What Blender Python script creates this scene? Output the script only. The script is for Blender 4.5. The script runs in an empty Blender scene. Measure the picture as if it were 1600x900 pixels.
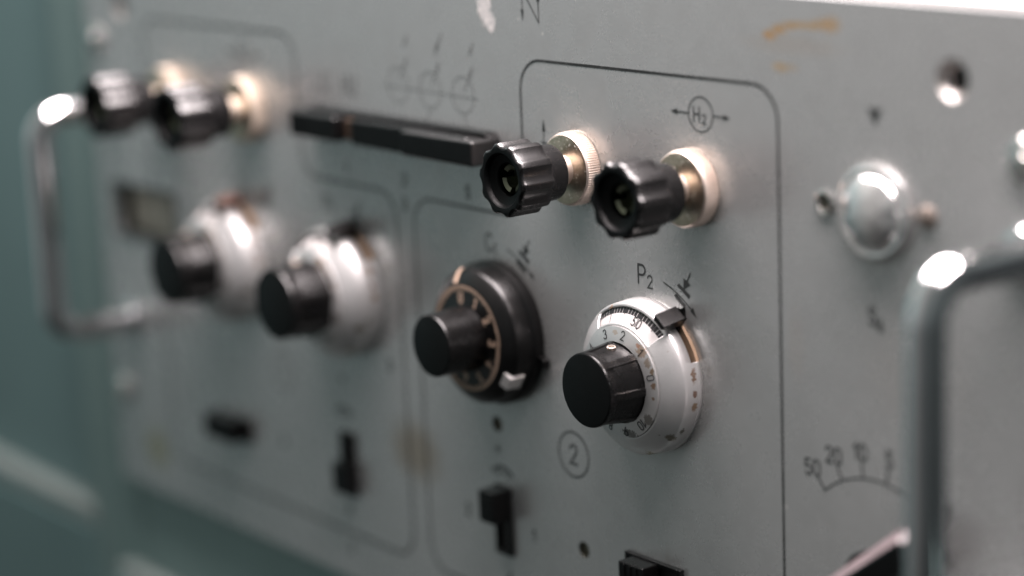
import bpy, bmesh, math, random
from mathutils import Vector, Matrix

random.seed(7)
MM = 0.001
PI = math.pi
scene = bpy.context.scene
COL = scene.collection
# Panel coordinates in millimetres: x to the right, y up, z straight out of the panel front.
ROT = (PI / 2, 0, 0)


def W(x, y, z=0.0):
    return Vector((x * MM, -z * MM, y * MM))


# ------------------------------------------------------------------ materials
class NT:
    def __init__(self, name):
        self.m = bpy.data.materials.new(name)
        self.m.use_nodes = True
        self.t = self.m.node_tree
        self.b = self.t.nodes['Principled BSDF']

    def n(self, typ, **kw):
        nd = self.t.nodes.new(typ)
        for k, v in kw.items():
            setattr(nd, k, v)
        return nd

    def l(self, a, b):
        self.t.links.new(a, b)

    def val(self, v, sock):
        if isinstance(v, (int, float)):
            sock.default_value = v
        else:
            self.l(v, sock)

    def math(self, op, a, b=0.0, clamp=False):
        nd = self.n('ShaderNodeMath', operation=op)
        nd.use_clamp = clamp
        self.val(a, nd.inputs[0])
        self.val(b, nd.inputs[1])
        return nd.outputs[0]

    def ramp(self, v, lo, hi, a=0.0, b=1.0):
        nd = self.n('ShaderNodeMapRange')
        nd.clamp = True
        nd.interpolation_type = 'SMOOTHSTEP'
        self.val(v, nd.inputs[0])
        for i, q in enumerate((lo, hi, a, b)):
            nd.inputs[1 + i].default_value = q
        return nd.outputs[0]

    def coord(self):
        if not hasattr(self, '_c'):
            self._c = self.n('ShaderNodeTexCoord').outputs['Object']
        return self._c

    def noise(self, scale, detail=4, rough=.55, vec=None, dist=0.0):
        nd = self.n('ShaderNodeTexNoise')
        nd.inputs['Scale'].default_value = scale
        nd.inputs['Detail'].default_value = detail
        nd.inputs['Roughness'].default_value = rough
        nd.inputs['Distortion'].default_value = dist
        self.l(vec if vec is not None else self.coord(), nd.inputs['Vector'])
        return nd.outputs['Fac']

    def mapping(self, scale):
        nd = self.n('ShaderNodeMapping')
        nd.inputs['Scale'].default_value = scale
        self.l(self.coord(), nd.inputs['Vector'])
        return nd.outputs[0]

    def mix(self, f, a, b):
        nd = self.n('ShaderNodeMix', data_type='RGBA')
        self.val(f, nd.inputs[0])
        for v, s in ((a, nd.inputs[6]), (b, nd.inputs[7])):
            if isinstance(v, tuple):
                s.default_value = (*v, 1)
            else:
                self.l(v, s)
        return nd.outputs[2]

    def mixf(self, f, a, b):
        nd = self.n('ShaderNodeMix', data_type='FLOAT')
        self.val(f, nd.inputs[0])
        self.val(a, nd.inputs[2])
        self.val(b, nd.inputs[3])
        return nd.outputs[0]

    def blob(self, x, y, rx, ry, z=None, noise_scale=600, wob=.9, soft=.35):
        """A ragged patch round (x, y) mm in object space."""
        sep = self.n('ShaderNodeSeparateXYZ')
        self.l(self.coord(), sep.inputs[0])
        dx = self.math('MULTIPLY', self.math('SUBTRACT', sep.outputs[0], x * MM), 1 / (rx * MM))
        dy = self.math('MULTIPLY', self.math('SUBTRACT', sep.outputs[1], y * MM), 1 / (ry * MM))
        d = self.math('SQRT', self.math('ADD', self.math('MULTIPLY', dx, dx), self.math('MULTIPLY', dy, dy)))
        if z is not None:
            dz = self.math('MULTIPLY', self.math('SUBTRACT', sep.outputs[2], z * MM), 1 / (rx * MM))
            d = self.math('SQRT', self.math('ADD', self.math('MULTIPLY', d, d), self.math('MULTIPLY', dz, dz)))
        nz = self.math('MULTIPLY', self.math('SUBTRACT', self.noise(noise_scale, 5, .65), .5), wob * 2)
        d = self.math('ADD', d, nz)
        return self.ramp(d, 1 + soft, 1 - soft)

    def bump(self, h, strength, dist):
        nd = self.n('ShaderNodeBump')
        nd.inputs['Strength'].default_value = strength
        nd.inputs['Distance'].default_value = dist
        self.l(h, nd.inputs['Height'])
        self.l(nd.outputs[0], self.b.inputs['Normal'])

    def set(self, color=None, rough=None, metal=None, spec=None):
        for v, k in ((color, 'Base Color'), (rough, 'Roughness'), (metal, 'Metallic'), (spec, 'Specular IOR Level')):
            if v is None:
                continue
            s = self.b.inputs[k]
            if isinstance(v, tuple):
                s.default_value = (*v, 1)
            else:
                self.val(v, s)
        return self.m


def simple(name, color, rough, metal=0.0, var=.12, nscale=220, rvar=.1, spec=.5):
    t = NT(name)
    nz = t.noise(nscale, 5, .6)
    c = t.mix(nz, tuple(v * (1 - var) for v in color), tuple(min(1, v * (1 + var)) for v in color))
    r = t.math('ADD', t.math('MULTIPLY', t.math('SUBTRACT', t.noise(nscale * 2.3, 4), .5), rvar * 2), rough)
    return t.set(c, r, metal, spec)


def panel_paint():
    t = NT('grey_panel_paint')
    big = t.noise(9, 3, .5)
    fine = t.noise(130, 6, .6)
    c = t.mix(big, (.44, .455, .455), (.50, .51, .505))
    c = t.mix(t.ramp(fine, .35, .75, 0, .22), c, (.35, .355, .35))
    # rubbed streaks and dusty smears
    st = t.noise(1, 5, .6, t.mapping((40, 300, 40)))
    c = t.mix(t.ramp(st, .6, .8, 0, .18), c, (.55, .545, .53))
    # stains
    for x, y, rx, ry, col, a in (
            (53.6, 105.3, 2.3, 1.3, (.56, .31, .10), .8), (57.2, 107.0, 2.6, 1.2, (.54, .32, .12), .75), (61.8, 108.3, 3.4, 1.1, (.52, .32, .13), .7), (67.2, 108.6, 4.0, 1.0, (.52, .34, .15), .6),
            (72.0, 108.8, 3.2, 1.3, (.52, .34, .16), .6), (76.3, 109.3, 3.0, 2.0, (.54, .34, .15), .7), (57.4, 96.9, 2.6, 1.4, (.54, .38, .2), .6), (61.5, 97.0, 2.6, 1.1, (.5, .38, .24), .4), (62, 103.0, 16, 2.6, (.44, .38, .32), .3),
            (-125.8, -51.3, 13, 9.5, (.30, .25, .19), .8), (-318.4, -91.6, 8, 8, (.33, .30, .15), .7),
            (-30, -8, 9, 12, (.37, .37, .35), .3), (62, 20, 3, 9, (.47, .44, .41), .3), (105, 20, 16, 14, (.44, .42, .40), .3),
            (30, -60, 14, 10, (.36, .37, .37), .3), (6, -60, 1.0, 7, (.3, .27, .23), .25)):
        c = t.mix(t.math('MULTIPLY', t.blob(x, y, rx, ry, noise_scale=340, wob=.75, soft=.6), a), c, col)
    # little pale chips, sparse
    v = t.n('ShaderNodeTexVoronoi')
    v.inputs['Scale'].default_value = 75
    t.l(t.coord(), v.inputs['Vector'])
    chips = t.math('MULTIPLY', t.ramp(v.outputs['Distance'], .055, .03), t.ramp(t.noise(23, 2), .56, .60))
    c = t.mix(t.math('MULTIPLY', chips, .7), c, (.75, .73, .70))
    # peeled patch down to bare metal under the top edge
    peel = t.math('MAXIMUM', t.blob(-74.6, 109.5, 3.6, 8, noise_scale=330, wob=.6, soft=.12), t.blob(-71.4, 101.8, 2.2, 3.2, noise_scale=520, wob=.6, soft=.15))
    c = t.mix(t.math('MULTIPLY', peel, t.ramp(t.noise(620, 5, .75), .38, .60, .12, 1)), c, (.95, .90, .88))
    # grime and painted contact shade, a dark patch round each fitting
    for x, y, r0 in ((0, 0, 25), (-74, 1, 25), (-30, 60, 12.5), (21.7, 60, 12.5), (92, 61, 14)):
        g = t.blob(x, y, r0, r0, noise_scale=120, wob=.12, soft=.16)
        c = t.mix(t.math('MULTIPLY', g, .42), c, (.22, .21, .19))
    for sc_, rot_, a_ in (((22, 900, 22), .35, .30), ((18, 800, 18), -.9, .22), ((16, 700, 16), 1.35, .22)):
        mp = t.n('ShaderNodeMapping')
        mp.inputs['Rotation'].default_value = (0, 0, rot_)
        t.l(t.coord(), mp.inputs['Vector'])
        m2 = t.n('ShaderNodeMapping')
        m2.inputs['Scale'].default_value = sc_
        t.l(mp.outputs[0], m2.inputs['Vector'])
        scr = t.math('MULTIPLY', t.ramp(t.noise(1, 2, .4, m2.outputs[0]), .715, .74), t.ramp(t.noise(14, 3), .5, .62))
        c = t.mix(t.math('MULTIPLY', scr, a_), c, (.72, .71, .69))
    smudge = t.noise(38, 5, .62, dist=1.2)
    c = t.mix(t.ramp(smudge, .50, .74, 0, .09), c, (.33, .33, .32))
    r = t.math('ADD', t.mixf(fine, .23, .31), t.ramp(smudge, .45, .75, 0, .06))
    r = t.mixf(peel, r, .30)
    h = t.math('ADD', t.math('MULTIPLY', t.noise(900, 3), .25), t.math('MULTIPLY', peel, t.math('MULTIPLY', t.noise(500, 6, .7), 2.2)))
    t.bump(h, .16, .0006)
    return t.set(c, r, t.math('SUBTRACT', .5, t.math('MULTIPLY', peel, .4)), .6)


def dial_metal(name, ring=False):
    t = NT(name)
    nz = t.noise(170, 6, .62)
    c = t.mix(nz, (.68, .67, .665), (.79, .78, .775))
    stains = [(23.6, 5.5, 1.0, 3.0, 3, (.24, .12, .05)), (23.4, -1, .7, 1.2, 3, (.22, .10, .05)), (23.0, -5.0, 1.0, 1.3, 3, (.33, .20, .10)),
              (21, 14, 1.0, 1.0, 6, (.5, .38, .28)), (17, -14.5, 1.6, 1.3, 7, (.20, .17, .12)), (7, -20.5, 1.8, 2.2, 6, (.34, .28, .18)),
              (19.3, -11.5, .9, 3.0, 5, (.16, .15, .11)), (14, -13.5, .8, .8, 9, (.18, .15, .1)), (-8, 21, 1.2, 1.2, 8, (.7, .45, .3))]
    if ring:
        stains = [(14.8, 5.9, .8, 1.0, 12, (.28, .18, .09)), (15.4, 1.6, .9, 1.1, 12, (.30, .17, .08)), (10.4, 11.2, 2.0, 1.6, 12, (.50, .36, .26)),
                  (9.0, 12.6, .8, .8, 12, (.55, .3, .2)), (13.0, 8.2, 1.2, 1.4, 12, (.40, .32, .25)), (15.2, -2.2, .5, .5, 12, (.3, .18, .1)),
                  (-1, 15.2, 1.0, .7, 12, (.6, .5, .42)), (12.6, -9.2, 1.6, 1.8, 12, (.24, .22, .2)), (4, -15, 3, 1.2, 12, (.2, .19, .18))]
    for x, y, rx, ry, z, col in stains:
        c = t.mix(t.math('MULTIPLY', t.blob(x, y, rx, ry, z=z, noise_scale=1300, wob=1.25, soft=.15), .85), c, col)
    sp = t.ramp(t.noise(700, 3, .6), .70, .76)
    c = t.mix(t.math('MULTIPLY', sp, .35), c, (.35, .25, .18))
    r = t.mixf(nz, .36, .47)
    t.bump(t.noise(1500, 3), .15, .0003)
    return t.set(c, r, .7 if not ring else .75)


def brass(name='pale_brass', face=False):
    t = NT(name)
    nz = t.noise(260, 6, .6)
    c = t.mix(nz, (.76, .645, .565), (.86, .75, .675))
    if face:
        c = t.mix(t.ramp(t.noise(420, 6, .6), .35, .7), (.46, .40, .30), (.62, .52, .42))  # corroded brass, its olive-brown tone also painting in a dark reflection
        sp = t.math('MULTIPLY', t.ramp(t.noise(1700, 2, .5), .63, .67), t.ramp(t.noise(160, 3), .47, .60))
        c = t.mix(sp, c, (.95, .92, .85))
        return t.set(c, t.mixf(sp, .33, .6), t.math('SUBTRACT', 1, t.math('MULTIPLY', sp, .9)))
    return t.set(c, t.mixf(nz, .42, .54), 1.0)


def black_plastic(name, base=.003, rough=.32, tint=(1, .96, .98), spec=.5):
    t = NT(name)
    nz = t.noise(150, 6, .65)
    sc = t.noise(1, 4, .6, t.mapping((900, 900, 130)))
    c = t.mix(t.ramp(nz, .45, .8, 0, 1), tuple(base * q for q in tint), tuple(base * 2.2 * q for q in tint))
    dust = t.ramp(t.noise(1300, 3, .55), .70, .76)
    c = t.mix(t.math('MULTIPLY', dust, .05), c, (.5, .47, .45))
    r = t.math('ADD', t.mixf(nz, rough - .04, rough + .06), t.ramp(sc, .6, .8, 0, .1))
    t.bump(t.noise(700, 4), .06, .0004)
    return t.set(c, r, 0.0, spec)


def worn_ink(name, col):
    t = NT(name)
    w_ = t.math('MULTIPLY', t.ramp(t.noise(900, 5, .7), .50, .72), t.ramp(t.noise(45, 3), .40, .66))
    c = t.mix(t.math('MULTIPLY', w_, .5), t.mix(t.noise(60, 3), col, tuple(q * 2.6 for q in col)), (.30, .31, .31))
    return t.set(c, t.mixf(t.noise(300, 3), .4, .55), 0.0, .4)


def satin_chrome():
    t = NT('battered_satin_chrome')
    nz = t.noise(170, 4, .6)
    t.bump(t.noise(230, 3, .6), .3, .0012)
    return t.set(t.mix(nz, (.80, .79, .78), (.92, .91, .90)), t.mixf(nz, .10, .24), .88)


M = {
    'panel': panel_paint(),
    'case': simple('pale_case_enamel', (.80, .76, .75), .4),
    'ink': worn_ink('black_print', (.016, .018, .018)),
    'faded': simple('faded_print', (.16, .17, .17), .5, var=.2),
    'line': worn_ink('black_line_paint', (.012, .013, .013)),
    'teal': simple('teal_cabinet_paint', (.17, .255, .245), .45, var=.12, nscale=14),
    'teal_d': simple('dark_teal_cabinet_paint', (.125, .21, .21), .5, var=.15, nscale=10),
    'ledge': simple('pale_lit_edge', (.20, .24, .23), .5, var=.2, nscale=30),  # pale tone paints in the light on the upward-facing ledges
    'dial': dial_metal('satin_dial_metal'),
    'ring': dial_metal('satin_ring_metal', True),
    'scale': simple('white_scale', (.64, .61, .60), .42, var=.05, nscale=400),
    'tick': simple('black_tick', (.015, .014, .016), .45),
    'brown': simple('brown_phenolic', (.40, .27, .18), .45, var=.25, nscale=300),
    'black': black_plastic('black_bakelite', .003, .27, (1, .93, .97), .45),
    'black2': black_plastic('black_bakelite_matte', .004, .36, (1, .95, .97), .7),
    'lit': simple('lit_grey_plastic', (.17, .135, .14), .35, var=.2, nscale=120),  # pale grey stands in for light on the pointer knob's upper bevel
    'lever': black_plastic('black_lever_plastic', .004, .33, (1, .92, .94), .32),
    'blackface': black_plastic('black_matte_face', .0030, .42, (.85, 1, 1.05), .14),
    'blackdial': black_plastic('black_dial_enamel', .0032, .30, (1, .94, .97), .42),
    'cap': black_plastic('black_cap_plastic', .004, .26, (1, .93, .97), .55),
    'brass': brass(),
    'dimbrass': simple('dimmed_brass', (.50, .43, .36), .58, .85, var=.2, nscale=200),  # darkened copy of the brass, tones down lamplight on the left washers
    'brassface': brass('stained_dim_brass_face', True),
    'olive': simple('olive_metal', (.20, .21, .15), .35, .8, var=.2),
    'orange': simple('aged_cream_print', (.56, .40, .30), .5, var=.15, nscale=500),
    'cream': simple('cream_print', (.72, .60, .50), .5),
    'chrome': simple('chrome', (.80, .80, .81), .11, 1.0, var=.08, nscale=120, rvar=.07),
    'steel': simple('nickel_steel', (.72, .70, .68), .18, 1.0, var=.08, rvar=.05),
    'darkbrown': simple('dark_brown_plastic', (.06, .04, .028), .4),
    'satin': satin_chrome(),
    'rough_steel': simple('rough_steel', (.55, .52, .50), .5, 1.0, var=.1),
    'greyrivet': simple('tarnished_rivet', (.30, .25, .22), .4, .7, var=.3),
    'pit': simple('dark_pit', (.01, .01, .01), .6),
    'plug': simple('dark_olive_plug', (.07, .065, .045), .5, var=.3),
    'beige': simple('aged_beige_card', (.52, .50, .42), .6, var=.15, nscale=90),
    'redbrown': black_plastic('brown_bakelite', .05, .3, (1.6, .8, .6)),
}


# ------------------------------------------------------------------ mesh helpers
def finish(bm, sharp=32):
    bmesh.ops.recalc_face_normals(bm, faces=bm.faces[:])
    for f in bm.faces:
        f.smooth = True
    for e in bm.edges:
        if len(e.link_faces) == 2:
            e.smooth = e.calc_face_angle(0) < math.radians(sharp)


def link(name, bm, mat, parent=None, sharp=32, recalc=True):
    if recalc:
        finish(bm, sharp)
    if mat in (M['black'], M['black2'], M['redbrown'], M['lever']) and name in ('key', 'base', 'slider', 'slot_plate', 'pointer', 'brake_lever'):
        for f in bm.faces:      # moulded parts have a dull front face
            f.material_index = 1 if f.normal.z > .8 else 0
        mat = [mat, M['blackface']]
    me = bpy.data.meshes.new(name)
    bmesh.ops.scale(bm, vec=(MM, MM, MM), verts=bm.verts[:])
    bm.to_mesh(me)
    bm.free()
    mats = mat if isinstance(mat, (list, tuple)) else [mat]
    for m in mats:
        me.materials.append(m)
    o = bpy.data.objects.new(name, me)
    COL.objects.link(o)
    if parent is not None:
        o.parent = parent
    if name in ('key', 'base', 'slider', 'slot_plate', 'pointer', 'brake_lever', 'handle_bar', 'spacer', 'metal_tab', 'ledge', 'drawer_front', 'post', 'crosspiece', 'case'):
        wn = o.modifiers.new('flat_faces', 'WEIGHTED_NORMAL')
        wn.keep_sharp = True
        wn.weight = 100
    return o


def tag(o, label=None, cat=None, group=None, kind=None):
    if label:
        o['label'] = label
    if cat:
        o['category'] = cat
    if group:
        o['group'] = group
    if kind:
        o['kind'] = kind
    return o


def thing(name, x, y, label, cat, group=None, rot=0.0, z=0.0):
    o = bpy.data.objects.new(name, None)
    COL.objects.link(o)
    o.empty_display_size = .01
    o.location = W(x, y, z)
    o.rotation_mode = 'XYZ'
    o.rotation_euler = (Matrix.Rotation(PI / 2, 4, 'X') @ Matrix.Rotation(rot, 4, 'Z')).to_euler()
    return tag(o, label, cat, group)


def lathe(bm, prof, segs=128, rfun=None, skip=None, cap_start=False, cap_end=False, a0=0.0, mat=0):
    """prof: list of (r, z). rfun(r, z, angle, i) -> r. skip(angle_mid, i) leaves a face out."""
    rows = []
    for i, (r, z) in enumerate(prof):
        row = []
        for k in range(segs):
            a = a0 + 2 * PI * k / segs
            rr = rfun(r, z, a, i) if rfun else r
            row.append(bm.verts.new((rr * math.cos(a), rr * math.sin(a), z)))
        rows.append(row)
    for i in range(len(prof) - 1):
        for k in range(segs):
            am = a0 + 2 * PI * (k + .5) / segs
            if skip and skip(am % (2 * PI), i):
                continue
            k2 = (k + 1) % segs
            f = bm.faces.new((rows[i][k], rows[i][k2], rows[i + 1][k2], rows[i + 1][k]))
            f.material_index = mat
    if cap_start:
        bm.faces.new(rows[0][::-1]).material_index = mat
    if cap_end:
        bm.faces.new(rows[-1]).material_index = mat
    return rows


def box(bm, x0, x1, y0, y1, z0, z1, bevel=0.0, mat=0):
    vs = [bm.verts.new((x, y, z)) for x in (x0, x1) for y in (y0, y1) for z in (z0, z1)]
    fs = [bm.faces.new([vs[i] for i in q]) for q in ((0, 1, 3, 2), (4, 6, 7, 5), (0, 4, 5, 1), (2, 3, 7, 6), (0, 2, 6, 4), (1, 5, 7, 3))]
    bmesh.ops.recalc_face_normals(bm, faces=fs)
    for f in fs:
        f.material_index = mat
    if bevel:
        es = list({e for f in fs for e in f.edges})
        bmesh.ops.bevel(bm, geom=es, offset=bevel, segments=3, profile=.6, affect='EDGES')
    return vs


def hull_prism(bm, pts_bottom, pts_top, bevel=0.0):
    """Loft between two same-length outlines given as 3D points."""
    a = [bm.verts.new(p) for p in pts_bottom]
    b = [bm.verts.new(p) for p in pts_top]
    n = len(a)
    fs = [bm.faces.new(a[::-1]), bm.faces.new(b)]
    for i in range(n):
        fs.append(bm.faces.new((a[i], a[(i + 1) % n], b[(i + 1) % n], b[i])))
    bmesh.ops.recalc_face_normals(bm, faces=fs)
    if bevel:
        es = list({e for f in fs for e in f.edges})
        bmesh.ops.bevel(bm, geom=es, offset=bevel, segments=3, profile=.6, affect='EDGES')


def tube(bm, pts, r, segs=28):
    pts = [Vector(p) for p in pts]
    n = len(pts)
    rows = []
    up = None
    for i, p in enumerate(pts):
        d = (pts[min(i + 1, n - 1)] - pts[max(i - 1, 0)]).normalized()
        if up is None:
            up = Vector((1, 0, 0)) if abs(d.x) < .9 else Vector((0, 1, 0))
        u = (up - d * up.dot(d)).normalized()
        v = d.cross(u)
        up = u
        rows.append([bm.verts.new(p + (u * math.cos(2 * PI * k / segs) + v * math.sin(2 * PI * k / segs)) * r) for k in range(segs)])
    for i in range(n - 1):
        for k in range(segs):
            k2 = (k + 1) % segs
            bm.faces.new((rows[i][k], rows[i][k2], rows[i + 1][k2], rows[i + 1][k]))
    bm.faces.new(rows[0][::-1])
    bm.faces.new(rows[-1])


# ------------------------------------------------------------------ printed strokes
def arc(cx, cy, rx, ry, a0, a1, n=16):
    return [(cx + rx * math.cos(math.radians(a0 + (a1 - a0) * i / n)), cy + ry * math.sin(math.radians(a0 + (a1 - a0) * i / n))) for i in range(n + 1)]


GLYPH = {   # strokes in a box 1 high; (width, strokes)
    '0': (.52, [arc(.26, .74, .26, .26, 0, 180, 12) + arc(.26, .26, .26, .26, 180, 360, 12) + [(.52, .74)]]),
    '1': (.30, [[(.02, .74), (.26, 1), (.26, 0)]]),
    '2': (.52, [arc(.26, .74, .26, .26, 170, -28, 12) + [(.0, 0), (.54, 0)]]),
    '3': (.50, [arc(.24, .76, .24, .24, 160, -80, 12) + arc(.24, .27, .27, .27, 80, -160, 12)]),
    '4': (.54, [[(.40, 0), (.40, 1), (0, .28), (.54, .28)]]),
    '5': (.50, [[(.48, 1), (.06, 1), (.03, .56)] + arc(.23, .30, .28, .30, 118, -150, 14)]),
    '6': (.52, [[(.40, 1)] + arc(.26, .28, .26, .28, 150, 510, 20)]),
    '7': (.50, [[(0, 1), (.5, 1), (.16, 0)]]),
    '8': (.52, [arc(.26, .76, .22, .24, -90, 270, 18), arc(.26, .26, .26, .26, 90, 450, 18)]),
    '9': (.52, [[(.12, 0)] + arc(.26, .72, .26, .28, -30, 330, 20)]),
    'P': (.54, [[(0, 0), (0, 1), (.28, 1)] + arc(.28, .73, .26, .27, 80, -80, 12) + [(.28, .46), (.02, .46)]]),
    'C': (.56, [arc(.32, .68, .30, .32, 30, 180, 12) + arc(.32, .32, .30, .32, 180, 330, 12)]),
    'H': (.56, [[(0, 0), (0, 1)], [(.56, 0), (.56, 1)], [(.03, .52), (.53, .52)]]),
    'S': (.52, [arc(.26, .76, .24, .24, 25, 262, 14) + arc(.26, .26, .26, .26, 88, -155, 14)]),
    'N': (.60, [[(0, 0), (0, 1), (.6, 0), (.6, 1)]]),
    'L': (.48, [[(0, 1), (0, 0), (.48, 0)]]),
    'U': (.54, [[(0, 1), (0, .27)] + arc(.27, .27, .27, .27, 180, 360, 10) + [(.54, 1)]]),
    'k': (.46, [[(0, 0), (0, 1)], [(.44, .66), (.03, .32)], [(.14, .42), (.46, 0)]]),
}


class Ink:
    """Collects flat printed strokes and filled shapes into one mesh, each stroke a hair above the last."""

    def __init__(self, z=0.05, fmap=None):
        self.bm = bmesh.new()
        self.z = z
        self.fmap = fmap

    def _v(self, p):
        x, y, z = p[0], p[1], self.z
        if self.fmap:
            x, y, z = self.fmap(x, y, z)
        return self.bm.verts.new((x, y, z))

    def stroke(self, pts, w, closed=False, cap=True):
        pts = [Vector((p[0], p[1])) for p in pts]
        q = [pts[0]]
        for p in pts[1:]:
            if (p - q[-1]).length > 1e-4:
                q.append(p)
        pts = q
        if closed and (pts[0] - pts[-1]).length < 1e-4:
            pts.pop()
        n = len(pts)
        L, R = [], []
        for i in range(n):
            if closed:
                d0 = (pts[i] - pts[i - 1]).normalized()
                d1 = (pts[(i + 1) % n] - pts[i]).normalized()
            else:
                d0 = (pts[i] - pts[i - 1]).normalized() if i else (pts[1] - pts[0]).normalized()
                d1 = (pts[i + 1] - pts[i]).normalized() if i < n - 1 else d0
            n0, n1 = Vector((-d0.y, d0.x)), Vector((-d1.y, d1.x))
            m = n0 + n1
            m = m.normalized() if m.length > 1e-3 else n0
            k = 1 / max(.45, m.dot(n0))
            L.append(self._v(pts[i] + m * k * w / 2))
            R.append(self._v(pts[i] - m * k * w / 2))
        for i in range(n if closed else n - 1):
            j = (i + 1) % n
            self.bm.faces.new((R[i], R[j], L[j], L[i]))
        if cap and not closed:
            for i, s in ((0, -1), (n - 1, 1)):
                d = (pts[1] - pts[0]).normalized() if i == 0 else (pts[-1] - pts[-2]).normalized()
                nn = Vector((-d.y, d.x))
                fan = [self._v(pts[i] + nn * math.cos(t) * w / 2 + d * s * math.sin(t) * w / 2) for t in [PI * k / 6 for k in range(1, 6)]]
                ring = [L[i]] + fan + [R[i]]
                self.bm.faces.new(ring if s < 0 else ring[::-1])
        self.z += .006

    def poly(self, pts):
        f = self.bm.faces.new([self._v(p) for p in pts])
        if f.normal.z < 0:
            f.normal_flip()
        self.z += .006

    def circle(self, cx, cy, r, w, n=64):
        self.stroke(arc(cx, cy, r, r, 0, 360, n), w, closed=True)

    def text(self, s, x, y, h, w, rot=0.0, gap=.24, center=False, squeeze=1.0):
        wid = sum(GLYPH[c][0] if c != ' ' else .4 for c in s) + gap * (len(s) - 1)
        cx = -wid * h * squeeze / 2 if center else 0.0
        cy = -h / 2 if center else 0.0
        ca, sa = math.cos(rot), math.sin(rot)
        for c in s:
            if c != ' ':
                for st in GLYPH[c][1]:
                    pts = []
                    for u, v in st:
                        lx, ly = cx + u * h * squeeze, cy + v * h
                        pts.append((x + lx * ca - ly * sa, y + lx * sa + ly * ca))
                    closed = (Vector(pts[0]) - Vector(pts[-1])).length < 1e-3
                    self.stroke(pts, w, closed=closed)
            cx += (GLYPH[c][0] if c != ' ' else .4) * h * squeeze + gap * h * squeeze

    def arrow(self, x0, y0, x1, y1, w, head, hw):
        d = Vector((x1 - x0, y1 - y0))
        L = d.length
        d.normalize()
        n = Vector((-d.y, d.x))
        b = Vector((x1, y1)) - d * head
        self.stroke([(x0, y0), tuple(b)], w, cap=False)
        self.poly([(x1, y1), tuple(b + n * hw / 2), tuple(b - n * hw / 2)])

    def done(self, name, mat, parent, label=None):
        bm = self.bm
        bmesh.ops.recalc_face_normals(bm, faces=bm.faces[:])
        for f in bm.faces:
            f.normal_update()
        o = link(name, bm, mat, parent, recalc=False)
        if label:
            o['label'] = label
        return o


# ------------------------------------------------------------------ the panel
PX0, PX1, PY0, PY1 = -352.0, 148.0, -110.6, 116.0
panel = thing('instrument_panel', -102, 0, 'large grey painted metal front panel with printed frames, symbols and rust stains', 'panel')
panel.location = W(0, 0, 0)


def rounded(x0, x1, y0, y1, r, n=8):
    p = []
    for cx, cy, a in ((x1 - r, y1 - r, 0), (x0 + r, y1 - r, 90), (x0 + r, y0 + r, 180), (x1 - r, y0 + r, 270)):
        p += arc(cx, cy, r, r, a, a + 90, n)
    return p


def plate_with_holes(outline, holes, z0, z1):
    """Flat plate whose openings are real: a filled 2D curve turned into a mesh."""
    cu = bpy.data.curves.new('plate_outline', 'CURVE')
    cu.dimensions = '2D'
    cu.fill_mode = 'BOTH'
    cu.extrude = (z1 - z0) / 2 * MM
    for loop in [outline] + holes:
        sp = cu.splines.new('POLY')
        sp.points.add(len(loop) - 1)
        for p, q in zip(sp.points, loop):
            p.co = (q[0] * MM, q[1] * MM, 0, 1)
        sp.use_cyclic_u = True
    tmp = bpy.data.objects.new('plate_outline', cu)
    COL.objects.link(tmp)
    dg = bpy.context.evaluated_depsgraph_get()
    me = bpy.data.meshes.new_from_object(tmp.evaluated_get(dg))
    bpy.data.objects.remove(tmp)
    for v in me.vertices:
        v.co.z += (z0 + z1) / 2 * MM
    return me


HOLES = [(117.7, 97.8, 5.4), (-320.5, 95.2, 5.4)]
WIN = (-338.0, -288.0, 0.5, 20.0)
hl = [arc(x, y, r, r, 0, 360 - 360 / 40, 39) for x, y, r in HOLES]
hl.append(rounded(*WIN, 1.5, 4)[::1])
PLUGS = [(-77.4, -31.4), (-34.1, -64.4)]
hl += [arc(x, y, 2.7, 2.7, 0, 350, 35) for x, y in PLUGS]
me = plate_with_holes(rounded(PX0, PX1, PY0, PY1, 3.0), hl, -3.0, 0.0)
me.name = 'faceplate'
me.materials.append(M['panel'])
face = bpy.data.objects.new('faceplate', me)
COL.objects.link(face)
face.parent = panel
for p in me.polygons:
    p.use_smooth = False

bm = bmesh.new()
box(bm, PX0 + 12, PX1 - 10, PY0 + 4, PY1 - .4, -260, -3.05, .6)
for v in bm.verts:
    pass
case = link('case', bm, M['case'], panel)
case['label'] = 'pale case top behind the upper edge of the panel'
# (the case is closed at the front, so the openings of the plate get their own linings in front of it)
case.location.z = -14 * MM

for x, y, r in HOLES:
    bm = bmesh.new()
    lathe(bm, [(r - .02, -.1), (r * .85, -.8), (r * .62, -2.4), (r * .60, -9.0)], 48, cap_end=False)
    o = link('countersunk_hole', bm, M['rough_steel'], panel)
    o.location = (x * MM, y * MM, 0)
    bm = bmesh.new()
    lathe(bm, [(r * .595, -3.6), (0.02, -3.7)], 48)
    q = link('hole_bottom', bm, M['pit'], o)
for x, y in PLUGS:
    bm = bmesh.new()
    lathe(bm, [(2.66, -.1), (2.6, -1.0), (2.2, -1.3), (.9, -1.1), (.02, -1.0)], 36)
    o = link('recessed_plug', bm, M['plug'], panel)
    o.location = (x * MM, y * MM, 0)

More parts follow.
